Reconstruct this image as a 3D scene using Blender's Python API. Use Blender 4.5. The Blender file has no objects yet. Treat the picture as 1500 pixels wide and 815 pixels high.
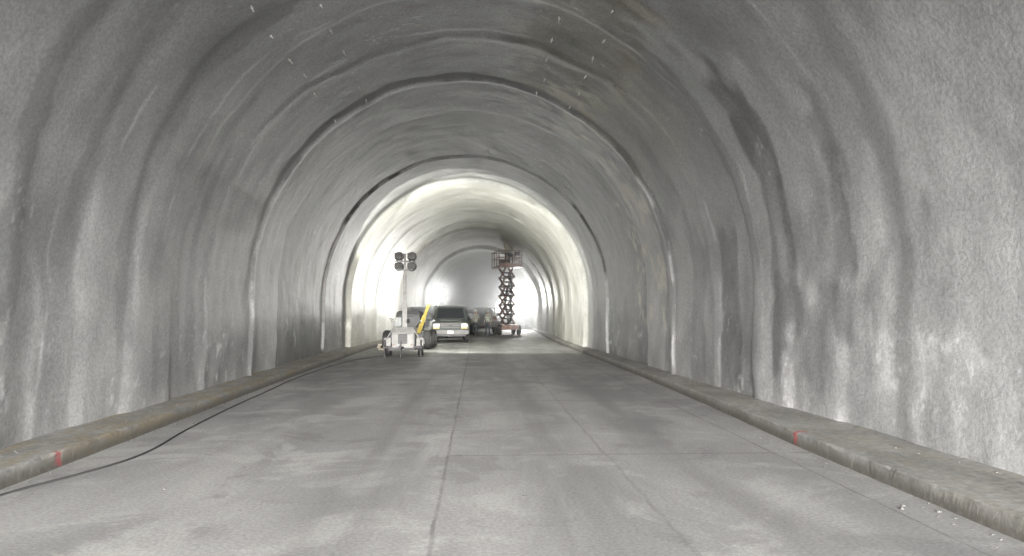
import bpy, bmesh, math, random
import numpy as np
from mathutils import Vector, Matrix
random.seed(7); rng=np.random.default_rng(11)
scene=bpy.context.scene
scene.view_settings.view_transform='Standard'
scene.view_settings.look='None'
scene.view_settings.exposure=0
scene.view_settings.gamma=1
COL=scene.collection

# ------------------------------------------------------------ materials
def newmat(name):
    m=bpy.data.materials.new(name); m.use_nodes=True
    nt=m.node_tree; nt.nodes.clear()
    out=nt.nodes.new('ShaderNodeOutputMaterial')
    b=nt.nodes.new('ShaderNodeBsdfPrincipled')
    nt.links.new(b.outputs[0],out.inputs[0])
    return m,nt,b,out
class N:
    def __init__(s,nt): s.nt=nt
    def put(s,sock,v):
        if hasattr(v,'is_output') or isinstance(v,bpy.types.NodeSocket): s.nt.links.new(v,sock)
        else: sock.default_value=v
    def math(s,op,a,b=0.0,c=None,clamp=False):
        n=s.nt.nodes.new('ShaderNodeMath'); n.operation=op; n.use_clamp=clamp
        s.put(n.inputs[0],a); s.put(n.inputs[1],b)
        if c is not None: s.put(n.inputs[2],c)
        return n.outputs[0]
    def noise(s,vec,scale,detail=4,rough=.55,dist=0):
        n=s.nt.nodes.new('ShaderNodeTexNoise'); s.put(n.inputs['Vector'],vec)
        n.inputs['Scale'].default_value=scale; n.inputs['Detail'].default_value=detail
        n.inputs['Roughness'].default_value=rough; n.inputs['Distortion'].default_value=dist
        return n.outputs['Fac']
    def ramp(s,f,lo,hi,a=0.0,b=1.0):
        n=s.nt.nodes.new('ShaderNodeMapRange'); n.interpolation_type='SMOOTHSTEP'
        s.put(n.inputs[0],f); n.inputs[1].default_value=lo; n.inputs[2].default_value=hi
        n.inputs[3].default_value=a; n.inputs[4].default_value=b
        return n.outputs[0]
    def mix(s,f,a,b,mode='MIX'):
        n=s.nt.nodes.new('ShaderNodeMix'); n.data_type='RGBA'; n.blend_type=mode
        s.put(n.inputs[0],f); s.put(n.inputs[6],a); s.put(n.inputs[7],b)
        return n.outputs[2]
    def gray(s,f):
        n=s.nt.nodes.new('ShaderNodeCombineColor')
        for i in range(3): s.nt.links.new(f,n.inputs[i])
        return n.outputs[0]
    def vmul(s,v,xyz,add=(0,0,0)):
        n=s.nt.nodes.new('ShaderNodeVectorMath'); n.operation='MULTIPLY_ADD'
        s.put(n.inputs[0],v); n.inputs[1].default_value=xyz; n.inputs[2].default_value=add
        return n.outputs[0]
    def sep(s,v):
        n=s.nt.nodes.new('ShaderNodeSeparateXYZ'); s.put(n.inputs[0],v); return n.outputs
    def obj(s):
        return s.nt.nodes.new('ShaderNodeTexCoord').outputs['Object']
    def attr(s,name,what='Vector'):
        n=s.nt.nodes.new('ShaderNodeAttribute'); n.attribute_name=name; return n.outputs[what]
    def bump(s,h,strength,dist,prev=None):
        n=s.nt.nodes.new('ShaderNodeBump'); s.put(n.inputs['Height'],h)
        n.inputs['Strength'].default_value=strength; n.inputs['Distance'].default_value=dist
        if prev is not None: s.put(n.inputs['Normal'],prev)
        return n.outputs[0]
def c4(r,g=None,b=None):
    if g is None: g=b=r
    return (r,g,b,1)

def simple(name,col,rough=.6,metal=0.0,dirt=.35,scale=9):
    m,nt,b,_=newmat(name); k=N(nt); o=k.obj()
    f=k.ramp(k.noise(o,scale,3,.6),.35,.72)
    d=tuple(c*(1-dirt)+.09*dirt for c in col)
    b.inputs['Base Color'].default_value=c4(*col)
    nt.links.new(k.mix(f,c4(*col),c4(*d)),b.inputs['Base Color'])
    nt.links.new(k.math('MULTIPLY_ADD',f,.15,max(rough-.05,.05)),b.inputs['Roughness'])
    b.inputs['Metallic'].default_value=metal
    return m
def emis(name,col,strength):
    m,nt,b,_=newmat(name)
    b.inputs['Base Color'].default_value=c4(*col)
    b.inputs['Emission Color'].default_value=c4(*col); b.inputs['Emission Strength'].default_value=strength
    return m

M_white=simple('white_paint',(.42,.42,.41),.5)
M_dark=simple('dark_steel',(.05,.05,.055),.5)
M_black=simple('rubber',(.025,.025,.026),.8)
M_steel=simple('galvanised_steel',(.26,.27,.28),.5,.3)
M_glass=simple('tinted_glass',(.03,.035,.04),.15,0,.05)
M_yellow=simple('yellow_paint',(.66,.52,.14),.45)
M_orange=simple('red_lift_paint',(.34,.21,.18),.5)
M_truck=simple('truck_paint',(.06,.072,.066),.6)
M_trucklight=simple('grille_bar',(.16,.16,.16),.5,.0)
M_headl=simple('headlamp_lens',(.24,.24,.23),.2,0,.05)
M_vest=simple('hi_vis_vest',(.42,.42,.35),.8,0,.1)
M_refl=simple('reflective_tape',(.8,.8,.8),.4,0,.05)
M_trouser=simple('work_trousers',(.05,.06,.09),.9)
M_skin=simple('skin',(.45,.28,.2),.6,0,.05)
M_helm=simple('helmet_white',(.6,.6,.58),.35,0,.1)
M_cable=simple('cable_rubber',(.05,.05,.05),.6)
M_lampback=simple('lamp_housing',(.08,.08,.08),.5)
M_lampon=emis('lit_lamp_glass',(1,.99,.9),12)
M_lampon2=emis('lit_lamp_glass_bright',(1,.99,.93),120)

# ------------------------------------------------------------ mesh helpers
def link(o,parent=None):
    COL.objects.link(o)
    if parent is not None: o.parent=parent
    return o
def empty(name,loc,rot=0):
    e=bpy.data.objects.new(name,None); e.location=loc; e.rotation_euler=(0,0,rot); e.empty_display_size=.3
    return link(e)
def obj_bm(name,bm,mat,parent=None,smooth=False):
    me=bpy.data.meshes.new(name); bm.to_mesh(me); bm.free()
    if mat: me.materials.append(mat)
    if smooth:
        me.polygons.foreach_set('use_smooth',[True]*len(me.polygons))
    return link(bpy.data.objects.new(name,me),parent)
def box(name,c,s,mat,parent=None,bev=.015,rot=None,taper=None):
    bm=bmesh.new(); bmesh.ops.create_cube(bm,size=1)
    for v in bm.verts:
        if taper and v.co.z>0: v.co.x*=taper[0]; v.co.y*=taper[1]
        v.co=Vector((v.co.x*s[0],v.co.y*s[1],v.co.z*s[2]))
    if bev>0:
        bmesh.ops.bevel(bm,geom=bm.edges[:],offset=min(bev,min(s)*.3),segments=2,affect='EDGES')
    o=obj_bm(name,bm,mat,parent); o.location=c
    if rot: o.rotation_euler=rot
    return o
def cyl(name,p1,p2,r,mat,parent=None,seg=16,r2=None):
    p1=Vector(p1);p2=Vector(p2); d=p2-p1
    bm=bmesh.new(); bmesh.ops.create_cone(bm,cap_ends=True,segments=seg,radius1=r,radius2=r if r2 is None else r2,depth=d.length)
    q=d.to_track_quat('Z','Y').to_matrix().to_4x4()
    bmesh.ops.transform(bm,matrix=Matrix.Translation((p1+p2)/2)@q,verts=bm.verts)
    return obj_bm(name,bm,mat,parent,smooth=False)
def prism(name,pts,x0,x1,mat,parent=None,bev=.03):
    bm=bmesh.new()
    a=[bm.verts.new((x0,p[0],p[1])) for p in pts]; b=[bm.verts.new((x1,p[0],p[1])) for p in pts]
    bm.faces.new(a); bm.faces.new(b[::-1])
    n=len(pts)
    for i in range(n): bm.faces.new((a[i],b[i],b[(i+1)%n],a[(i+1)%n]))
    bmesh.ops.recalc_face_normals(bm,faces=bm.faces)
    if bev: bmesh.ops.bevel(bm,geom=bm.edges[:],offset=bev,segments=2,affect='EDGES')
    return obj_bm(name,bm,mat,parent)
def wheel(name,c,r,w,parent,hub=M_steel):
    x,y,z=c
    bm=bmesh.new(); bmesh.ops.create_cone(bm,cap_ends=True,segments=28,radius1=r,radius2=r,depth=w)
    bmesh.ops.bevel(bm,geom=[e for e in bm.edges if abs(e.verts[0].co.z-e.verts[1].co.z)<1e-5],offset=r*.12,segments=3,affect='EDGES')
    bmesh.ops.rotate(bm,cent=(0,0,0),matrix=Matrix.Rotation(math.pi/2,3,'Y'),verts=bm.verts)
    o=obj_bm(name,bm,M_black,parent); o.location=c
    cyl(name+'_hub',(x-w*.53,y,z),(x+w*.53,y,z),r*.5,hub,parent,18)

# ------------------------------------------------------------ numpy noise
def vnoise(x,y,seed,period=None):
    r=np.random.default_rng(seed); T=r.random((256,256))
    xi=np.floor(x).astype(int); yi=np.floor(y).astype(int); fx=x-xi; fy=y-yi
    fx=fx*fx*(3-2*fx); fy=fy*fy*(3-2*fy)
    g=lambda a,b:T[a%256,b%256]
    return (g(xi,yi)*(1-fx)+g(xi+1,yi)*fx)*(1-fy)+(g(xi,yi+1)*(1-fx)+g(xi+1,yi+1)*fx)*fy
def fbm(x,y,seed,oct=4):
    s=0;a=.5;t=0
    for i in range(oct):
        s=s+a*vnoise(x*2**i,y*2**i,seed+i); t+=a; a*=.5
    return s/t
def fb1(v,sd,f=1.7):
    return (fbm(v*f+sd*.37,v*0+sd*3.1,sd,4)-.5)*2
def S(y,c,w): 
    t=np.clip((y-c)/(2*w)+.5,0,1); return t*t*(3-2*t)
def G(y,c,w): return np.exp(-((y-c)/w)**2)

# ------------------------------------------------------------ tunnel axis
Y0,Y1=-9.0,214.0
_ty=np.linspace(-30,260,1451)
_tx=np.interp(_ty,[-30,5,20,34,60,100,150,214,260],[0,0,-.36,-.40,.35,2.0,4.9,9.6,13.6])
kk=np.ones(41)/41; _p=np.pad(_tx,20,mode='edge'); _tx=np.convolve(_p,kk,'valid')
cx=lambda y: np.interp(y,_ty,_tx)
ZS=2.15; R0=4.98; KH=.17

# ------------------------------------------------------------ tunnel lining
def build_tunnel():
    ys=np.concatenate([np.arange(Y0,4,.25),np.arange(4,34,.05),np.arange(34,70,.14),np.arange(70,Y1,.8),[Y1]])
    us=np.linspace(-10.0,10.0,420)
    U,Y=np.meshgrid(us,ys)
    q=R0*math.pi/2
    wob=(fbm(U*.35+9,Y*0+3.3,5,3)-.5)
    wob2=(fbm(U*.5+2,Y*0+7.3,9,3)-.5)
    wob3=(fbm(U*2.2+2,Y*.4+7.3,19,3)-.5)
    Ya=Y+wob*.7+wob3*.15; Yb=Y+wob2*.9+wob3*.18
    R=np.full_like(U,R0)
    R+=.06*S(Ya,8.3,.3)-.04*S(Ya,9.7,.2)-.06*S(Yb,11.3,.2)+.04*S(Ya,12.6,.12)
    R-=.025*G(Yb,14.6,.18)
    R-=.06*G(Ya,17.4,.15)
    R+=.03*S(Ya,17.7,.12)
    R+=.06*S(Yb,20.2,.10)
    R-=.07*G(Ya,26.4,.17)
    R-=.20*S(Ya,31.0,.14)
    for c,a in ((34.5,.05),(38,.08),(42.5,.06),(47,.08),(53,.06)): R-=a*G(Yb,c,.35)
    R-=.28*S(Ya,60,.25)
    for c in np.arange(68,210,7.3): R-=.08*G(Yb,c,.6)
    R+=(fbm(U*.5+40,Y*.3+40,21,3)-.5)*.10
    R+=(fbm(U*.5+60,Y*2.4+40,25,3)-.5)*.016*(1-S(Y,31,1))
    R+=(fbm(U*2.6+40,Y*2.6+40,31,4)-.5)*.022
    ang=U/R0
    side=np.abs(U)>q
    X=np.where(side,np.sign(U)*R,R*np.sin(ang))
    Z=np.where(side,ZS-(np.abs(U)-q),ZS+R*np.cos(ang))
    X=X+cx(Y)
    co=np.stack([X,Y,Z],-1).reshape(-1,3)
    ny,nu=U.shape
    idx=np.arange(ny*nu).reshape(ny,nu)
    f=np.stack([idx[:-1,:-1],idx[:-1,1:],idx[1:,1:],idx[1:,:-1]],-1).reshape(-1,4)
    me=bpy.data.meshes.new('tunnel_lining')
    me.vertices.add(len(co)); me.vertices.foreach_set('co',co.ravel())
    me.loops.add(f.size); me.loops.foreach_set('vertex_index',f.ravel().astype(np.int32))
    me.polygons.add(len(f)); me.polygons.foreach_set('loop_start',(np.arange(len(f))*4).astype(np.int32))
    me.polygons.foreach_set('use_smooth',[True]*len(f))
    me.update(calc_edges=True)
    au=np.abs(U)
    big=fbm(U*.25+5,Y*.22+5,101,4)-.5
    ringy=fbm(U*.12+5,Y*1.5+5,121,4)-.5
    streak=fbm(U*.22+50,Y*2.6+50,141,3)-.5
    mott=fbm(U*1.1+50,Y*1.4+50,145,5)-.5
    t=.42+big*.17+ringy*.12+streak*.05*(au>5)+mott*.24
    crown_shade=1-S(au,6.4,2.4)
    t*=1-.26*crown_shade*S(Y,6,4)  # ceiling shade put into the lining colour, darker towards the top of the vault
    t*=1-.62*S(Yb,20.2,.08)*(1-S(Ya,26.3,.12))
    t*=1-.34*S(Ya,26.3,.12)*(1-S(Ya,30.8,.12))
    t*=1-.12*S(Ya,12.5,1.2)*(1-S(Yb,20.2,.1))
    mod=lambda sd,lo=.45:np.clip((fbm(U*1.1+sd,Y*.0+sd,sd,4)-lo)*5,0,1)
    t+=.46*G(Ya,17.35,.08)*mod(3,.42)+.60*G(Ya,26.25,.14)*mod(6,.28)+.14*G(Ya,8.7,.08)*mod(8)+.20*G(Ya,14.3,.05)*mod(18,.5)
    t+=.18*G(Yb,12.2,.04)*mod(13,.5)+.18*G(Yb,10.3,.035)*mod(23,.5)+.15*G(Ya,19.0,.05)*mod(24,.5)+.16*G(Yb,9.1,.03)*mod(26,.5)
    t*=1-.20*G(Ya,17.9,.12)*mod(33,.4)-.2*G(Ya,13.0,.12)*mod(34,.4)-.15*G(Yb,9.3,.10)*mod(35,.45)-.15*G(Yb,15.6,.10)*mod(36,.4)
    t+=.12*S(Ya,30.9,.1)
    def patch(u0,u1,y0,y1,sd,amt,sf=.25):
        n=(fbm(U*1.3+sd,Y*1.8+sd,sd,4)-.5)
        uu=U+n*1.6; yy=Y+n*.5
        return amt*S(uu,u0,sf)*(1-S(uu,u1,sf))*S(yy,y0,.05)*(1-S(yy,y1,.07))
    dk=patch(4.6,8.8,10.9,11.7,51,.46)+patch(7.0,10,13.3,14.2,52,.42)+patch(5.6,8.4,9.4,9.8,53,.28)
    dk=dk+patch(-10,-4.8,8.0,8.35,54,.30)+patch(-9,-3,10.8,11.3,55,.2)+patch(-7,-2,9.3,9.6,56,.18)+patch(2.5,7.5,12.2,12.7,57,.26)
    dk=dk+patch(1.2,3.0,11.3,16.6,58,.34)+patch(5,9.7,17.9,18.3,59,.33)+patch(-9.8,-5,13.5,13.9,60,.18)+patch(8.0,9.7,9.1,11.8,71,.22)
    dk=dk+patch(-9.6,-7,8.3,9.6,72,.14)+patch(-9.8,-8.0,12,17,73,.16)+patch(6.5,10,15.2,16.0,74,.22)
    dk=dk+.24*np.clip(fbm(U*.55+20,Y*.95+20,191,5)*7-3.8,0,1)*(.45+.55*(U>2))
    t*=1-np.clip(dk,0,.6)
    chip=np.clip(fbm(U*5,Y*5,171,3)*6-3.9,0,1)*S(au,8.6,.6)*np.clip(fbm(U*.8,Y*.6,175,3)*5-2.2,0,1)
    t+=.35*chip
    t+=.06*S(au,8.2,.8)*np.clip(fbm(U*1.5,Y*1.2,161,4)*2-.8,0,1)
    vn=fbm(U*.9+11,Y*2.4+11,181,4); t+=.20*np.clip(1-np.abs(vn-.5)/.008,0,1)*np.clip(fbm(U*.7,Y*.7,185,3)*5-2.4,0,1)*(Y<31)
    t=np.clip(t,.06,.80)
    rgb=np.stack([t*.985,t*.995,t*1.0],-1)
    br=patch(1.0,3.2,11.0,17.0,62,1,.3)+.6*patch(3.0,5.0,13,18,68,1,.3)
    rgb*=1+np.stack([br*.06,br*.02,-br*.10],-1)
    yel=patch(2.0,3.2,15.7,19.8,63,.8,.2)+patch(5.2,8.5,18.0,21.4,64,1,.3)*np.clip(fbm(U*2,Y*3,65,3)*4-1.4,0,1)+patch(3.3,5.6,18.5,19.8,66,.7,.3)
    yel=np.clip(yel,0,1)[...,None]*np.clip(fbm(U*3+1,Y*3+1,67,3)*4-1.4,0,1)[...,None]
    rgb=rgb*(1-yel*.7)+np.array([.58,.56,.46])*yel*.7
    w=S(Y,31,.3)[...,None]; rgb=rgb*(1-w)+rgb*np.array([1.03,1.02,.93])*w
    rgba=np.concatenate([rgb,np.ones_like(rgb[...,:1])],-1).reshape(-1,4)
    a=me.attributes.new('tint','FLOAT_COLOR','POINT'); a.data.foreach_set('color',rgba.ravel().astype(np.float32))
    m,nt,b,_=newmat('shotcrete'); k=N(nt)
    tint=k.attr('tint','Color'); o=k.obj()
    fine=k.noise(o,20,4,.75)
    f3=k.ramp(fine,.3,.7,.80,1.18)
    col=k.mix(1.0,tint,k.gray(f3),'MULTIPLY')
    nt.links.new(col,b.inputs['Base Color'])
    b.inputs['Roughness'].default_value=.5
    nb=k.bump(k.noise(o,3.6,3,.6),.3,.03)
    nb=k.bump(fine,.6,.018,nb)
    nt.links.new(nb,b.inputs['Normal'])
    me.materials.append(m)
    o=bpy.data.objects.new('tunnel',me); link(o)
build_tunnel()

# ------------------------------------------------------------ road, kerbs, ground
def sheet(name,xs_fn,ys,zf,mat):
    rows=[xs_fn(y) for y in ys]; n=len(rows[0]); vs=[];fs=[]
    for y,r in zip(ys,rows):
        for x in r: vs.append((x,y,zf(x,y)))
    for i in range(len(ys)-1):
        for j in range(n-1):
            a=i*n+j; fs.append((a,a+1,a+n+1,a+n))
    me=bpy.data.meshes.new(name); me.from_pydata(vs,[],fs); me.materials.append(mat)
    me.polygons.foreach_set('use_smooth',[True]*len(fs))
    return link(bpy.data.objects.new(name,me))
def rin(y):
    a=float(np.interp(y,[0,9,13,19,30,40],[3.90,3.93,4.08,4.18,4.22,4.22]))
    return a+(float(cx(y))-float(cx(40)) if y>40 else 0)
def lin(y): return -4.36+float(cx(y))

m,nt,b,_=newmat('road_concrete'); k=N(nt); o=k.obj(); s=k.sep(o)
n1=k.noise(k.vmul(o,(1,.25,1)),.9,5,.6,.5)
base=k.ramp(n1,.32,.7)
col=k.mix(base,c4(.235,.237,.235),c4(.345,.345,.34))
n2=k.noise(o,.7,5,.65,.6)
blot=k.ramp(n2,.5,.62)
col=k.mix(k.math('MULTIPLY',blot,.6),col,c4(.42,.42,.41))
col=k.mix(k.ramp(n2,.43,.35,0,.55),col,c4(.175,.175,.175))
wobx=k.math('ADD',s[0],k.math('MULTIPLY',k.math('SUBTRACT',n1,.5),.5))
def band(c,w):
    d=k.math('ABSOLUTE',k.math('SUBTRACT',wobx,c)); return k.ramp(d,0,w,1,0)
tr=k.math('ADD',k.math('ADD',band(-1.1,.7),band(.85,.6)),band(2.3,.5),clamp=True)
trn=k.math('MULTIPLY',tr,k.ramp(k.noise(k.vmul(o,(3,.2,1)),1.2,3),.3,.7,.2,.75))
col=k.mix(trn,col,c4(.18,.18,.18))
jn0=k.math('MULTIPLY',k.math('SUBTRACT',k.noise(o,1.6,3),.5),1.0)
def jline(c,w,amp,ref=s[0]):
    d=k.math('ABSOLUTE',k.math('SUBTRACT',k.math('ADD',ref,k.math('MULTIPLY',jn0,amp)),c)); return k.ramp(d,w*.3,w,1,0)
j=k.math('MAXIMUM',jline(-.33,.024,.05),jline(3.47,.02,.05))
j=k.math('MAXIMUM',j,k.math('MULTIPLY',jline(1.5,.03,.12),.5))
ym=k.math('PINGPONG',k.math('ADD',s[1],-8.6+52),5.2/2*1.0)
jt=jline(0.0,.04,.10,ym)
half=k.ramp(s[0],-.4,-.3)
j=k.math('MAXIMUM',j,k.math('MULTIPLY',k.math('MULTIPLY',jt,half),.95))
jn=k.math('MULTIPLY',j,k.ramp(jn0,-.2,.15,.25,.7))
col=k.mix(jn,col,c4(.10,.10,.10))
col=k.mix(k.math('MULTIPLY',k.ramp(s[0],-.36,-.33),.18),col,c4(.19,.19,.19))
fn=k.noise(o,30,4,.75)
fine=k.ramp(fn,.3,.7,.78,1.2)
col=k.mix(1.0,col,k.gray(fine),'MULTIPLY')
spk=k.noise(o,17,1,.5)
col=k.mix(k.math('MULTIPLY',k.ramp(spk,.77,.80),.4),col,c4(.5)); col=k.mix(k.math('MULTIPLY',k.ramp(spk,.20,.235,1,0),.6),col,c4(.10))
nt.links.new(col,b.inputs['Base Color'])
b.inputs['Roughness'].default_value=.72
nb=k.bump(fn,.4,.006)
nt.links.new(nb,b.inputs['Normal'])
ysr=list(np.arange(Y0-30,70,1.0))+list(np.arange(70,Y1+40,3.0))
sheet('road',lambda y:[float(cx(y))+d for d in (-5.6,-3,-1,1,3,5.6)],ysr,lambda x,y:0.0,m)

def kerbmat(name,warm):
    m,nt,b,_=newmat(name); k=N(nt); o=k.obj(); s=k.sep(o)
    n1=k.ramp(k.noise(k.vmul(o,(1,.5,1)),1.6,5,.65,.5),.3,.7)
    col=k.mix(n1,c4(.22,.22,.21),c4(.37,.37,.355))
    n2=k.ramp(k.noise(k.vmul(o,(2,.5,2),(3,3,3)),1.8,4,.6,.8),.42,.66)
    col=k.mix(k.math('MULTIPLY',n2,warm),col,c4(.30,.245,.15))
    n3=k.noise(o,12,3,.7)
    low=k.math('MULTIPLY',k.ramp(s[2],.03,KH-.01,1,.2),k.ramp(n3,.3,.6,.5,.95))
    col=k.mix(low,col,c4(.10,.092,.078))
    for (x,y) in ((-4.35,8.15),(3.95,9.05)):
        d=nt.nodes.new('ShaderNodeVectorMath'); d.operation='DISTANCE'
        v=k.vmul(o,(.45,1,.5)); nt.links.new(v,d.inputs[0]); d.inputs[1].default_value=(x*.45,y,.06)
        r=k.math('ADD',d.outputs['Value'],k.math('MULTIPLY',k.math('SUBTRACT',n3,.5),.24))
        col=k.mix(k.ramp(r,.02,.085,.7,0),col,c4(.50,.07,.08))
    f=k.ramp(n3,.3,.7,.76,1.18)
    col=k.mix(1.0,col,k.gray(f),'MULTIPLY')
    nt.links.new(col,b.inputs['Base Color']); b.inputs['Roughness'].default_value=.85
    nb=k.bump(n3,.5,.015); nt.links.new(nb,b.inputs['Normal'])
    return m
def kerb(side,mat):
    ys=np.concatenate([np.arange(Y0,40,.06),np.arange(40,Y1+.5,1.0)])
    K=KH; e=np.array([(rin(y) if side>0 else lin(y)) for y in ys]); wl=cx(ys)+side*5.25
    n=lambda sd,f=1.7: fb1(ys,sd,f)
    ch=.010+np.maximum(0,n(70,.9)-.12)*.06+np.maximum(0,n(90,4)-.1)*.025
    prof=[(e-side*(.01+n(71)*.015),0*ys-.05),(e-side*n(72,3)*.012,0*ys+.05),(e+side*(.010+n(73,3)*.014),K-ch),(e+side*(.018+ch*.6),K-.003+n(74)*.003),
          (e+side*(.05+ch*1.0),K+n(75)*.002),((e+wl)/2,K+n(76)*.005),(wl-side*.35,K+n(78)*.006),(wl,0*ys+K+.03)]
    vs=[]
    for i,y in enumerate(ys):
        vs+=[(float(p[0][i]),float(y),float(p[1][i])) for p in prof]
    fs=[]; n_=8
    for i in range(len(ys)-1):
        for j in range(n_-1):
            a=i*n_+j; q=(a,a+1,a+n_+1,a+n_); fs.append(q if side<0 else q[::-1])
    me=bpy.data.meshes.new('kerb'); me.from_pydata(vs,[],fs); me.materials.append(mat)
    link(bpy.data.objects.new('kerb',me))
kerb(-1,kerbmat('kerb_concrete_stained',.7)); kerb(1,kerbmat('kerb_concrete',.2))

m,nt,b,_=newmat('dirt_ground'); k=N(nt); o=k.obj()
nt.links.new(k.mix(k.ramp(k.noise(o,.2,4),.3,.7),c4(.30,.29,.27),c4(.42,.41,.38)),b.inputs['Base Color']); b.inputs['Roughness'].default_value=.95
sheet('ground',lambda y:[-2500,-50,-8,8,50,2500],[-2500,-60,0,100,300,2500],lambda x,y:-.08,m)

m,nt,b,_=newmat('hillside_rock'); k=N(nt); o=k.obj()
nt.links.new(k.mix(k.ramp(k.noise(o,.3,4),.3,.7),c4(.10,.11,.06),c4(.26,.24,.2)),b.inputs['Base Color']); b.inputs['Roughness'].default_value=.95
def hz(x,y):
    e=min(y-Y0,Y1-y); return 8.6+ (1-math.exp(-max(e,0)/30))*30+2.5*math.sin(x*.13+y*.07)*min(1,max(e,0)/15)
sheet('hill',lambda y:list(np.linspace(-160,175,50)),list(np.linspace(Y0,Y1,50)),hz,m)
mw=simple('portal_concrete',(.36,.35,.33),.8)
def headwall(y,out):
    bm=bmesh.new(); c=float(cx(y))
    N_=40; pts=[(-5.0,-.1)]+[(5.0*math.sin(t),ZS+5.0*math.cos(t)) for t in np.linspace(-math.pi/2,math.pi/2,N_)]+[(5.0,-.1)]
    pts2=[(-160-c,-.1)]+[(-160-c+(335)*i/(N_-1),9.2) for i in range(N_)]+[(175-c,-.1)]
    rows=[]
    for yy in (y,y+out):
        rows.append(([bm.verts.new((p[0]*1.0+c,yy,p[1])) for p in pts],[bm.verts.new((p[0]+c,yy,p[1])) for p in pts2]))
    for r in rows:
        for i in range(len(pts)-1): bm.faces.new((r[0][i],r[0][i+1],r[1][i+1],r[1][i]))
    for kx in (0,1):
        for i in range(len(pts)-1): bm.faces.new((rows[0][kx][i],rows[0][kx][i+1],rows[1][kx][i+1],rows[1][kx][i]))
    bmesh.ops.recalc_face_normals(bm,faces=bm.faces)
    obj_bm('portal_wall',bm,mw)
headwall(Y0,-.6); headwall(Y1,.6)

# ------------------------------------------------------------ anchors in the vault
bm=bmesh.new()
def anchor(px,py,y):
    dx=(px-699)/1.0; dz=(457-py); L=math.hypot(dx,dz); dx/=L;dz/=L
    c=float(cx(y)); bx=-c; bz=1.65-ZS
    B=dx*bx+dz*bz; C=bx*bx+bz*bz-(R0-.02)**2
    t=-B+math.sqrt(B*B-C)
    p=Vector((dx*t,y,1.65+dz*t)); nrm=(Vector((c,y,ZS))-p).normalized()
    r=.010; h=.08+random.random()*.04
    mt=Matrix.Translation(p+nrm*h*.4)@(nrm+Vector((random.uniform(-.3,.3),random.uniform(-.3,.3),0))).to_track_quat('Z','Y').to_matrix().to_4x4()
    bmesh.ops.create_cone(bm,cap_ends=True,segments=6,radius1=r,radius2=r,depth=h,matrix=mt)
    bmesh.ops.create_cone(bm,cap_ends=True,segments=8,radius1=.022,radius2=.02,depth=.018,matrix=Matrix.Translation(p+nrm*.03)@nrm.to_track_quat('Z','Y').to_matrix().to_4x4())
for (px,py) in ((427,90),(510,96),(803,85),(872,80)):
    y=9.6
    while y<18:
        anchor(px+random.uniform(-4,4),py,y+random.uniform(-.12,.12)); y+=1.06
obj_bm('ceiling_anchors',bm,simple('anchor_zinc',(.66,.66,.64),.4,.1,.1))

# ------------------------------------------------------------ cable
def curve(name,pts,r,mat,parent=None):
    cu=bpy.data.curves.new(name,'CURVE'); cu.dimensions='3D'; cu.bevel_depth=r; cu.bevel_resolution=3
    sp=cu.splines.new('NURBS'); sp.points.add(len(pts)-1); sp.use_endpoint_u=True; sp.order_u=4
    for p,q in zip(sp.points,pts): p.co=(q[0],q[1],q[2],1)
    cu.materials.append(mat)
    return link(bpy.data.objects.new(name,cu),parent)
cp=[(-4.3,4.5),(-4.32,6.0),(-4.31,6.9),(-4.12,7.4),(-3.98,7.9),(-3.84,8.5),(-3.86,9.2),(-3.98,10.0),(-4.08,11.0),(-4.17,12.2),(-4.26,13.6),(-4.3,15.1),(-4.42,17.0),(-4.5,19),(-4.45,22),(-4.3,25),(-3.8,27.5),(-3.2,28.4)]
curve('power_cable',[(x,y,.012) for x,y in cp],.011,M_cable)

# ------------------------------------------------------------ debris
bm=bmesh.new()
def rock(x,y,s,z=0):
    v=bmesh.ops.create_icosphere(bm,subdivisions=1,radius=s)['verts']
    for q in v: q.co*=random.uniform(.7,1.2)
    bmesh.ops.transform(bm,matrix=Matrix.Translation((x,y,z+s*.35))@Matrix.Rotation(random.random()*6,4,'Z')@Matrix.Diagonal((1,random.uniform(.7,1.3),.6,1)),verts=v)
for i in range(420):
    y=random.uniform(4.5,30); sd=random.random()
    if sd<.55: x=rin(y)-abs(random.gauss(0,.14))-.03
    elif sd<.85: x=lin(y)+abs(random.gauss(0,.12))+.04
    else: x=random.uniform(-4,3.9)
    rock(x,y,random.choice((.006,.008,.010,.013)))
for (x,y,s_) in ((3.55,6.1,.026),(3.62,6.2,.018),(3.8,6.0,.022),(-2.9,7.1,.015),(3.7,9.6,.018),(2.9,12.0,.016),(2.7,12.4,.014),(.42,6.7,.012)): rock(x,y,s_)
for i in range(70):
    y=random.uniform(5,28); sg=random.choice((-1,1)); rock(float(cx(y))+sg*random.uniform(4.6,4.85),y,random.uniform(.008,.018),KH)
obj_bm('rubble',bm,simple('rubble_stone',(.15,.15,.145),.9))

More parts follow.
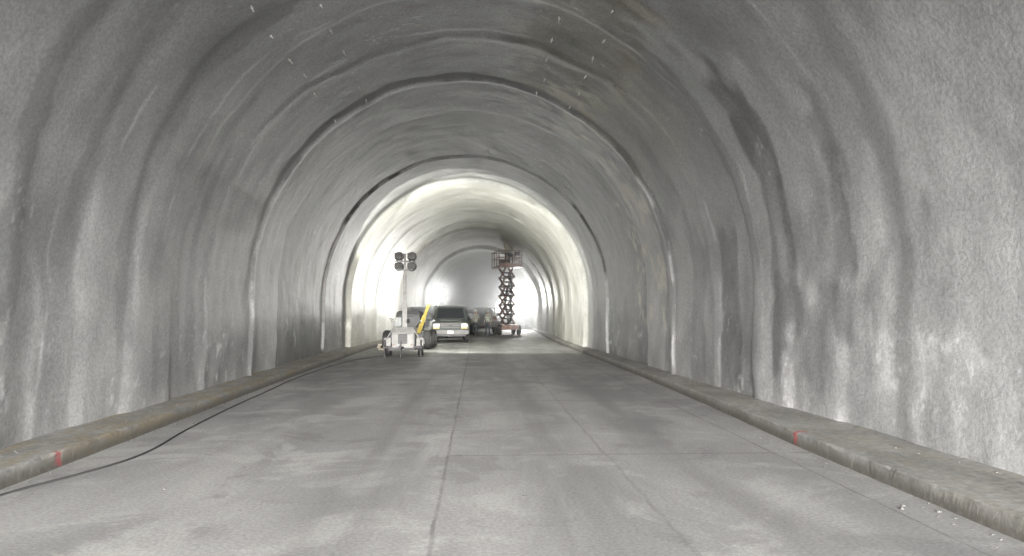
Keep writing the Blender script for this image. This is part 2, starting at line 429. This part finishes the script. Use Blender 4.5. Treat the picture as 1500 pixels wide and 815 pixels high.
# ------------------------------------------------------------ light tower
def light_tower(loc,rot,lampmat,top=3.8):
    e=empty('light_tower',loc,rot)
    prism('body',[(-.62,.34),(-.62,.86),(-.45,1.08),(.75,1.08),(.95,.85),(.95,.34)],-.40,.40,M_white,e,.03)
    box('front_grille',(0,-.628,.66),(.34,.02,.36),M_dark,e,.005)
    for i in range(6): box('grille_slat_%d'%i,(0,-.645,.52+i*.055),(.32,.012,.010),M_steel,e,0)
    box('service_door_left',(-.405,.1,.7),(.012,.9,.5),M_steel,e,.004); box('service_door_right',(.405,.1,.7),(.012,.9,.5),M_steel,e,.004)
    box('chassis',(0,.1,.29),(.95,1.9,.09),M_dark,e)
    for sx in (-1,1):
        wheel('wheel_%s'%('l' if sx<0 else 'r'),(sx*.60,.15,.27),.27,.19,e)
        prism('fender_%s'%('l' if sx<0 else 'r'),[(-.25,.42),(-.16,.62),(.46,.62),(.55,.42),(.5,.42),(.43,.57),(-.13,.57),(-.2,.42)],sx*.60-.13,sx*.60+.13,M_white,e,.008)
        box('mud_guard_%s'%('l' if sx<0 else 'r'),(sx*.60,-.26,.54),(.26,.02,.30),M_white,e,.006)
        box('outrigger_%s'%('l' if sx<0 else 'r'),(sx*.48,-.55,.35),(.5,.07,.07),M_dark,e)
        cyl('jack_%s'%('l' if sx<0 else 'r'),(sx*.66,-.55,.05),(sx*.66,-.55,.62),.03,M_dark,e)
        cyl('jack_foot_%s'%('l' if sx<0 else 'r'),(sx*.66,-.55,0.0),(sx*.66,-.55,.04),.10,M_dark,e)
        cyl('jack_arm_%s'%('l' if sx<0 else 'r'),(sx*.38,-.4,1.02),(sx*.62,-.5,.62),.022,M_white,e)
        box('marker_lamp_%s'%('l' if sx<0 else 'r'),(sx*.33,-.632,.45),(.07,.02,.05),M_orange,e,.003)
    prism('tow_bar',[(-1.5,.36),(-1.5,.44),(-.6,.36),(-.6,.28)],-.05,.05,M_dark,e,.01)
    cyl('tow_jack',(0,-1.3,0),(0,-1.3,.6),.025,M_dark,e)
    cyl('lifting_arm',(-.30,-.35,1.06),(-.50,-.35,1.42),.03,M_white,e); cyl('lifting_arm_b',(-.50,-.35,1.42),(-.22,-.30,1.30),.02,M_white,e)
    box('mast_base',(0,.1,1.25),(.17,.17,1.5),M_white,e,.01)
    box('mast_mid',(0,.1,2.35),(.13,.13,1.4),M_white,e,.01)
    box('mast_top',(0,.1,top-.55),(.09,.09,1.3),M_white,e,.008)
    cyl('winch',(.09,.0,1.3),(.2,.0,1.3),.07,M_dark,e)
    box('cross_bar',(0,.1,top-.2),(.78,.06,.06),M_steel,e,.008)
    box('cross_bar_low',(0,.1,top-.52),(.6,.05,.05),M_steel,e,.008)
    for i,(lx,lz) in enumerate(((-.24,top),(.24,top),(-.24,top-.38),(.24,top-.38))):
        bm=bmesh.new(); bmesh.ops.create_cone(bm,cap_ends=True,segments=20,radius1=.12,radius2=.185,depth=.22)
        bmesh.ops.rotate(bm,cent=(0,0,0),matrix=Matrix.Rotation(-math.pi/2,3,'X'),verts=bm.verts)
        o=obj_bm('lamp_head_%d'%i,bm,M_lampback,e); o.location=(lx,.22,lz)
        box('ballast_%d'%i,(lx,.06,lz),(.30,.16,.24),M_lampback,e,.02)
        cyl('lamp_glass_%d'%i,(lx,.332,lz),(lx,.342,lz),.165,lampmat,e,20)
        cyl('lamp_yoke_%d'%i,(lx,.1,lz-.2),(lx,.1,lz+.05),.018,M_steel,e,8)
    return e
def spot(name,parent,loc,aim,power,size,blend,col=(1,.995,.90),soft=.12):
    l=bpy.data.lights.new(name,'SPOT'); l.energy=power; l.spot_size=math.radians(size); l.spot_blend=blend; l.color=col; l.shadow_soft_size=soft
    o=bpy.data.objects.new(name,l); o.location=loc; o.rotation_euler=(Vector(aim)-Vector(loc)).to_track_quat('-Z','Y').to_euler()
    return link(o,parent)
t1=light_tower((-2.72,27.9,0),0,M_lampon,3.75)
# aimed down the tunnel: two ahead and up, two swung towards the far wall
spot('lamp_0',t1,(-.24,.40,3.75),(.7,4.4,6.2),850,112,.12)
spot('lamp_2',t1,(-.24,.40,3.37),(.9,5.4,2.90),240,118,.12)
spot('lamp_1',t1,(.24,.40,3.75),(3.1,4.9,4.95),1600,96,.12)
spot('lamp_3',t1,(.24,.40,3.37),(3.1,4.9,2.25),1800,96,.12)
t2=light_tower((-2.45,47.0,0),math.radians(172),M_lampon2,3.0)
for i,(lx,lz) in enumerate(((-.24,3.0),(.24,3.0),(-.24,2.62),(.24,2.62))):
    spot('lamp_%d'%i,t2,(lx,.40,lz),(lx*2,5,lz-(.1,.9)[i//2]),300,(120,80)[i//2],.5,(1,.99,.95))
t3=light_tower((4.15,72.0,0),math.radians(172),M_lampon2,3.1)
for i,(lx,lz) in enumerate(((-.24,3.1),(.24,3.1),(-.24,2.72),(.24,2.72))):
    spot('lamp_%d'%i,t3,(lx,.40,lz),(lx*2,12,lz-1.2),1500,70,.6,(1,.99,.95))

# ------------------------------------------------------------ pickup truck (faces the camera)
def truck(name,loc,rot,paint,boxmat=M_white):
    e=empty(name,loc,rot)
    prism('body',[(-2.75,.62),(-2.78,.98),(-2.62,1.14),(-1.35,1.24),(.9,1.24),(.9,1.2),(2.9,1.2),(2.9,.6),(2.2,.5),(1.4,.5),(-1.3,.45),(-2.3,.5)],-.98,.98,paint,e,.05)
    bm=bmesh.new()
    lo=[(-.92,-1.4),(.92,-1.4),(.92,.85),(-.92,.85)]; hi=[(-.74,-.72),(.74,-.72),(.76,.7),(-.76,.7)]
    a=[bm.verts.new((x,y,1.22)) for x,y in lo]; c=[bm.verts.new((x,y,1.93)) for x,y in hi]
    bm.faces.new(c); bm.faces.new(a[::-1])
    for i in range(4): bm.faces.new((a[i],a[(i+1)%4],c[(i+1)%4],c[i]))
    bmesh.ops.recalc_face_normals(bm,faces=bm.faces); bmesh.ops.bevel(bm,geom=bm.edges[:],offset=.05,segments=2,affect='EDGES')
    obj_bm('cab',bm,paint,e)
    def quad(name,pts,mat):
        bm=bmesh.new(); bm.faces.new([bm.verts.new(p) for p in pts]); obj_bm(name,bm,mat,e)
    quad('windshield',[(-.78,-1.335,1.30),(.78,-1.335,1.30),(.67,-.83,1.85),(-.67,-.83,1.85)],M_glass)
    for sx in (-1,1):
        quad('side_window_%d'%sx,[(sx*.925,-1.0,1.3),(sx*.925,.7,1.3),(sx*.80,.6,1.84),(sx*.80,-.6,1.84)],M_glass)
        box('headlight_%d'%sx,(sx*.74,-2.765,.93),(.34,.06,.20),M_headl,e,.02)
        box('indicator_%d'%sx,(sx*.74,-2.765,.79),(.34,.05,.06),M_yellow,e,.01)
        box('mirror_%d'%sx,(sx*1.17,-1.0,1.42),(.20,.08,.28),M_dark,e,.02)
        cyl('mirror_arm_%d'%sx,(sx*.92,-1.0,1.35),(sx*1.12,-1.0,1.35),.02,M_dark,e,8)
        for j,wy in enumerate((-1.85,1.75)):
            wheel('wheel_%d_%d'%(sx,j),(sx*.86,wy,.39),.39,.26,e)
        prism('fender_flare_%d'%sx,[(-2.4,.5),(-2.25,.86),(-1.45,.86),(-1.3,.5),(-1.38,.5),(-1.5,.8),(-2.2,.8),(-2.32,.5)],sx*.99-.03,sx*.99+.03,M_dark,e,.005)
    box('grille',(0,-2.78,.92),(1.06,.05,.30),M_dark,e,.02)
    for i in range(3): box('grille_bar_%d'%i,(0,-2.815,.83+i*.09),(1.0,.02,.025),M_trucklight,e,.004)
    box('badge',(0,-2.83,.92),(.22,.015,.09),M_dark,e,.02)
    box('front_bumper',(0,-2.86,.58),(1.96,.20,.22),M_trucklight,e,.04)
    box('number_plate',(0,-2.97,.58),(.32,.012,.15),M_helm,e,.003)
    box('air_dam',(0,-2.78,.42),(1.6,.12,.12),M_dark,e,.02)
    box('hood_scoop',(0,-2.0,1.20),(1.2,1.1,.06),paint,e,.03)
    if boxmat: box('cargo_box',(0,1.95,1.62),(1.9,1.75,.78),boxmat,e,.03)
    box('light_bar',(0,-.1,1.97),(.9,.18,.08),M_dark,e,.02)
truck('pickup_truck',(-1.5,42.0,0),math.radians(2),M_truck,M_dark)
truck('pickup_truck',(-3.75,52.0,0),math.radians(3),simple('dark_truck_paint',(.05,.055,.06),.6),M_dark)
truck('pickup_truck',(.55,62.0,0),math.radians(-3),simple('black_truck_paint',(.03,.03,.033),.6),M_dark)

# ------------------------------------------------------------ boom lift (folded, beside the light tower)
def boom_lift(loc,rot):
    e=empty('boom_lift',loc,rot)
    box('chassis',(0,0,.55),(1.5,2.4,.32),M_dark,e,.05)
    for i,(sx,wy) in enumerate(((-1,-.85),(1,-.85),(-1,.9),(1,.9))): wheel('wheel_%d'%i,(sx*.88,wy,.42),.42,.32,e,M_steel)
    prism('counterweight',[(-.3,.8),(-.3,1.5),(0,1.7),(1.3,1.6),(1.5,1.2),(1.4,.8)],-.62,.45,M_dark,e,.06)
    cyl('turntable',(0,0,.7),(0,0,.85),.5,M_dark,e,24)
    box('control_box',(-.45,-.5,1.2),(.3,.4,.4),M_steel,e,.03)
    p0=Vector((.38,-.4,.62)); p1=Vector((1.02,-1.5,1.95)); d=p1-p0
    for nm,a,b_,w in (('boom_outer',0,.62,.14),('boom_inner',.58,1.0,.10)):
        c=p0+d*((a+b_)/2); L=d.length*(b_-a)
        o=box(nm,c,(w,w*1.2,L),M_yellow,e,.015); o.rotation_mode='QUATERNION'; o.rotation_quaternion=d.to_track_quat('Z','Y')
    cyl('boom_cylinder',(.25,-.1,.95),tuple(p0+d*.55+Vector((-.12,0,-.1))),.04,M_steel,e)
    return e
boom_lift((-3.0,33.6,0),math.radians(-4))

# ------------------------------------------------------------ scissor lift
LX,LY,LR=2.15,54.0,math.radians(9); LH=4.95
def scissor(loc,rot,H=LH):
    e=empty('scissor_lift',loc,rot)
    box('base',(0,0,.55),(1.25,2.7,.36),M_orange,e,.04)
    for i,(sx,wy) in enumerate(((-1,-.95),(1,-.95),(-1,.95),(1,.95))): wheel('wheel_%d'%i,(sx*.70,wy,.36),.36,.24,e,M_dark)
    n=6; z0=.82; dz=(H-.12-z0)/n
    for s_ in range(n):
        for sx in (-1,1):
            for k_,(ya,yb) in enumerate(((-1.05,1.05),(1.05,-1.05))):
                p=Vector((sx*(.36-.09*k_),ya,z0+s_*dz)); q=Vector((sx*(.36-.09*k_),yb,z0+(s_+1)*dz)); d=q-p
                o=box('arm_%d_%d_%d'%(s_,sx,k_),(p+q)/2,(.08,.17,d.length),M_orange,e,.008); o.rotation_mode='QUATERNION'
                o.rotation_quaternion=Matrix((Vector((1,0,0)),d.normalized().cross(Vector((1,0,0))),d.normalized())).transposed().to_quaternion()
        for yy in (-1.05,1.05): cyl('pin_%d_%s'%(s_,'a' if yy<0 else 'b'),(-.41,yy,z0+s_*dz),(.41,yy,z0+s_*dz),.05,M_dark,e,10)
        cyl('centre_pin_%d'%s_,(-.40,0,z0+(s_+.5)*dz),(.40,0,z0+(s_+.5)*dz),.05,M_dark,e,10)
    cyl('lift_cylinder',(0,-.6,z0+.2),(0,.4,z0+2*dz),.09,M_steel,e); cyl('lift_cylinder_b',(0,.6,z0+2*dz),(0,-.3,z0+4*dz),.09,M_steel,e)
    curve('hose_bundle',[(.1,-.8,z0),(.22,-.9,z0+.8),(.05,-.7,z0+1.6),(.24,-.9,z0+2.5),(.1,-.8,z0+3.6)],.06,M_dark,e)
    box('deck',(0,0,H-.05),(1.7,2.9,.12),M_orange,e,.02)
    box('toe_board_front',(0,-1.44,H+.09),(1.7,.03,.16),M_orange,e,.004)
    for i in range(15): box('mesh_wire_%d'%i,(-.77+i*.11,-1.42,H+.38),(.016,.016,.42),M_orange,e,0)
    for i,(x,y) in enumerate([(a,b_) for a in (-.83,-.3,.3,.83) for b_ in (-1.42,1.42)]+[(a,b_) for a in (-.83,.83) for b_ in (-.5,.5)]):
        cyl('post_%d'%i,(x,y,H),(x,y,H+1.08),.03,M_orange,e,8)
    for j,zz in enumerate((.58,1.08)):
        for i,(p,q) in enumerate((((-.83,-1.42),(.83,-1.42)),((-.83,1.42),(.83,1.42)),((-.83,-1.42),(-.83,1.42)),((.83,-1.42),(.83,1.42)))):
            cyl('rail_%d_%d'%(j,i),(p[0],p[1],H+zz),(q[0],q[1],H+zz),.032,M_orange,e,8)
    box('control_panel',(.5,-1.36,H+.85),(.3,.15,.3),M_dark,e,.02)
    box('tool_crate',(-.45,-1.1,H+.25),(.6,.45,.38),M_dark,e,.02)
    return e
scissor((LX,LY,0),LR)

# ------------------------------------------------------------ workers
def skinobj(name,verts,edges,radii,root,levels=1):
    me=bpy.data.meshes.new(name+'_sk'); me.from_pydata(verts,edges,[])
    o=bpy.data.objects.new(name+'_sk',me); COL.objects.link(o)
    o.modifiers.new('skin','SKIN'); s_=o.modifiers.new('sub','SUBSURF'); s_.levels=levels
    for i,sv in enumerate(me.skin_vertices[0].data):
        r=radii[i]; sv.radius=r if isinstance(r,tuple) else (r,r); sv.use_root=(i==root)
    dg=bpy.context.evaluated_depsgraph_get(); dg.update()
    nm=bpy.data.meshes.new_from_object(o.evaluated_get(dg)); nm.name=name
    bpy.data.objects.remove(o)
    return nm
def worker(loc,rot,pose,vest=M_vest):
    e=empty('construction_worker',loc,rot)
    P={'pel':(0,0,.95),'spi':(0,0,1.16),'che':(0,.01,1.36),'nec':(0,0,1.50),'hea':(0,-.02,1.62),'top':(0,-.01,1.71),
       'nose':(0,-.10,1.61)}
    st=.12 if pose!='walk' else .1
    fy=(0,0) if pose!='walk' else (-.3,.32)
    for i,s_ in enumerate((-1,1)):
        P['hip%d'%i]=(s_*.10,0,.90); P['kne%d'%i]=(s_*st,fy[i]*.45-.03,.50); P['ank%d'%i]=(s_*(st+.02),fy[i],.09); P['toe%d'%i]=(s_*(st+.04),fy[i]-.16,.045)
        P['sho%d'%i]=(s_*.19,.01,1.41)
        if pose=='reach': P['elb%d'%i]=(s_*.27,-.12,1.62); P['wri%d'%i]=(s_*.16,-.2,1.86)
        elif pose=='reach1' and i==0: P['elb%d'%i]=(s_*.30,-.05,1.60); P['wri%d'%i]=(s_*.24,-.12,1.86)
        elif pose=='hold': P['elb%d'%i]=(s_*.27,-.03,1.13); P['wri%d'%i]=(s_*.16,-.26,1.16)
        else: P['elb%d'%i]=(s_*.25,.03,1.13); P['wri%d'%i]=(s_*.26,-.06,.89)
    keys=list(P); ix={k_:i for i,k_ in enumerate(keys)}
    E=[('pel','spi'),('spi','che'),('che','nec'),('nec','hea'),('hea','top'),('hea','nose')]
    for i in '01': E+=[('pel','hip'+i),('hip'+i,'kne'+i),('kne'+i,'ank'+i),('ank'+i,'toe'+i),('che','sho'+i),('sho'+i,'elb'+i),('elb'+i,'wri'+i)]
    Rd={'pel':(.15,.11),'spi':(.14,.10),'che':(.16,.11),'nec':.06,'hea':(.085,.10),'top':.07,'nose':.02}
    for i in '01': Rd.update({'hip'+i:.095,'kne'+i:.068,'ank'+i:.05,'toe'+i:.045,'sho'+i:.072,'elb'+i:.05,'wri'+i:.034})
    me=skinobj('body',[P[k_] for k_ in keys],[(ix[a],ix[b_]) for a,b_ in E],[Rd[k_] for k_ in keys],0,2)
    for mm in (M_trouser,vest,M_skin,M_refl,M_black): me.materials.append(mm)
    for p in me.polygons:
        x,y,z=p.center; ax=abs(x)
        arm=ax>.2 and z>.8
        if z<.12: mi=4
        elif z<.93 and not arm: mi=0
        elif z>1.50 and ax<.13 and y>-.16: mi=2
        else: mi=1
        if mi==1 and not arm and (1.06<z<1.11 or 1.22<z<1.27): mi=3
        if arm and (1.0<z<1.05 or 1.7<z<1.74): mi=3
        p.material_index=mi; p.use_smooth=True
    link(bpy.data.objects.new('body',me),e)
    for i,s_ in enumerate((-1,1)):
        w=Vector(P['wri%d'%i]); d=(w-Vector(P['elb%d'%i])).normalized()
        sidev=d.cross(Vector((0,1,0)));  sidev=(sidev if sidev.length>.1 else Vector((1,0,0))).normalized(); curl=d.cross(sidev).normalized()
        V=[w-d*.02,w+d*.05,w+d*.085];Ed=[(0,1),(1,2)];Rr=[.03,.036,.034]
        for f_,(o_,L) in enumerate(((-.03,.065),(-.01,.078),(.01,.072),(.03,.055))):
            b0=len(V); V+=[w+d*.09+sidev*o_,w+d*(.09+L*.5)+sidev*o_*1.1+curl*.01,w+d*(.09+L*.9)+sidev*o_*1.15+curl*.035]; Ed+=[(2,b0),(b0,b0+1),(b0+1,b0+2)]; Rr+=[.010,.009,.008]
        b0=len(V); V+=[w+d*.05-sidev*.045,w+d*.09-sidev*.065+curl*.02]; Ed+=[(1,b0),(b0,b0+1)]; Rr+=[.012,.009]
        hm=skinobj('hand_%d'%i,[tuple(v) for v in V],Ed,Rr,0,1); hm.materials.append(M_skin); link(bpy.data.objects.new('hand_%d'%i,hm),e)
    bm=bmesh.new(); bmesh.ops.create_uvsphere(bm,u_segments=20,v_segments=12,radius=.135)
    bmesh.ops.bisect_plane(bm,geom=bm.verts[:]+bm.edges[:]+bm.faces[:],plane_co=(0,0,0),plane_no=(0,0,-1),clear_outer=True)
    o=obj_bm('hard_hat',bm,M_helm,e,True); o.location=(0,0,1.68)
    cyl('hat_brim',(0,-.025,1.675),(0,-.025,1.69),.165,M_helm,e,24)
    for s_ in (-1,1): 
        cyl('eye_%d'%s_,(s_*.032,-.108,1.635),(s_*.032,-.118,1.635),.011,M_dark,e,8)
    return e
def onlift(dx,dy,rot,pose):
    c,s_=math.cos(LR),math.sin(LR)
    worker((LX+dx*c-dy*s_,LY+dx*s_+dy*c,LH+.02),rot,pose)
onlift(-.1,-.7,2.9,'reach'); onlift(.35,.2,.6,'reach1')
worker((-.10,50.5,0),.3,'hold'); worker((.75,51.5,0),-.5,'stand')

# ------------------------------------------------------------ equipment trailers
def trailer(loc,rot):
    e=empty('equipment_trailer',loc,rot)
    box('deck',(0,0,.62),(1.9,3.2,.1),M_dark,e)
    for i,(sx,wy) in enumerate(((-1,-.4),(1,-.4),(-1,.4),(1,.4))): wheel('wheel_%d'%i,(sx*1.02,wy,.34),.34,.2,e,M_dark)
    prism('compressor_housing',[(-1.2,.67),(-1.2,1.3),(-1.0,1.5),(.6,1.5),(.8,1.3),(.8,.67)],-.7,.3,M_dark,e,.04)
    cyl('hose_reel',(.42,-.9,1.0),(.78,-.9,1.0),.32,M_orange,e,24)
    cyl('gas_cylinder_a',(.5,.2,.67),(.5,.2,1.6),.12,M_steel,e); cyl('gas_cylinder_b',(.76,.2,.67),(.76,.2,1.6),.12,M_white,e)
    box('tail_lamp_l',(-.8,-1.62,.62),(.18,.03,.09),M_orange,e,.01); box('tail_lamp_r',(.8,-1.62,.62),(.18,.03,.09),M_orange,e,.01)
    box('tail_board',(0,-1.62,.82),(1.8,.04,.30),M_dark,e,.01)
    prism('draw_bar',[(1.6,.55),(1.6,.65),(2.7,.58),(2.7,.5)],-.06,.06,M_dark,e,.01)
trailer((.55,56.0,0),.12)
M_tim=simple('timber',(.36,.33,.27),.8)
e=empty('timber_stack',(-4.0,32.6,0),.1)
for i in range(7):
    box('plank_%d'%i,((i%3)*.2-.2,random.uniform(-.1,.1),.06+(i//3)*.1),(.17,2.2,.08),M_tim,e,.008,rot=(0,0,random.uniform(-.05,.05)))

# ------------------------------------------------------------ dusty air around the work site
m=bpy.data.materials.new('dusty_air'); m.use_nodes=True; nt=m.node_tree; nt.nodes.clear()
out=nt.nodes.new('ShaderNodeOutputMaterial'); v=nt.nodes.new('ShaderNodeVolumeScatter')
v.inputs['Color'].default_value=(.95,.97,1,1); v.inputs['Density'].default_value=.016; v.inputs['Anisotropy'].default_value=.72
nt.links.new(v.outputs[0],out.inputs['Volume'])
bm=bmesh.new(); bmesh.ops.create_cube(bm,size=1)
o=obj_bm('dust_haze',bm,m); o.scale=(18,60,7.6); o.location=(1.5,72,3.85)

# ------------------------------------------------------------ world, sun, camera
w=bpy.data.worlds.new('World'); scene.world=w; w.use_nodes=True; nt=w.node_tree
bg=nt.nodes['Background']; sk=nt.nodes.new('ShaderNodeTexSky'); sk.sky_type='NISHITA'; sk.sun_disc=False
EL,AZ=math.radians(14),math.radians(180)
sk.sun_elevation=EL; sk.sun_rotation=AZ; sk.dust_density=3; sk.air_density=1
hs=nt.nodes.new('ShaderNodeHueSaturation'); hs.inputs['Saturation'].default_value=.15
nt.links.new(sk.outputs[0],hs.inputs['Color']); nt.links.new(hs.outputs[0],bg.inputs[0]); bg.inputs[1].default_value=1.85
l=bpy.data.lights.new('sun','SUN'); l.energy=12; l.angle=math.radians(80); l.color=(.98,.99,1)
o=bpy.data.objects.new('sun',l); link(o)
dirv=Vector((math.sin(AZ)*math.cos(EL),math.cos(AZ)*math.cos(EL),math.sin(EL)))
o.rotation_euler=dirv.to_track_quat('Z','Y').to_euler()

cam=bpy.data.cameras.new('camera'); cam.sensor_width=36; cam.lens=26; cam.clip_end=6000; cam.clip_start=.05
co=bpy.data.objects.new('camera',cam); link(co); co.location=(0,0,1.65)
yaw=math.atan(51/1083); pit=math.atan(49.5/1083)
d=Vector((math.sin(yaw)*math.cos(pit),math.cos(yaw)*math.cos(pit),math.sin(pit)))
co.rotation_euler=d.to_track_quat('-Z','Y').to_euler()
scene.camera=co
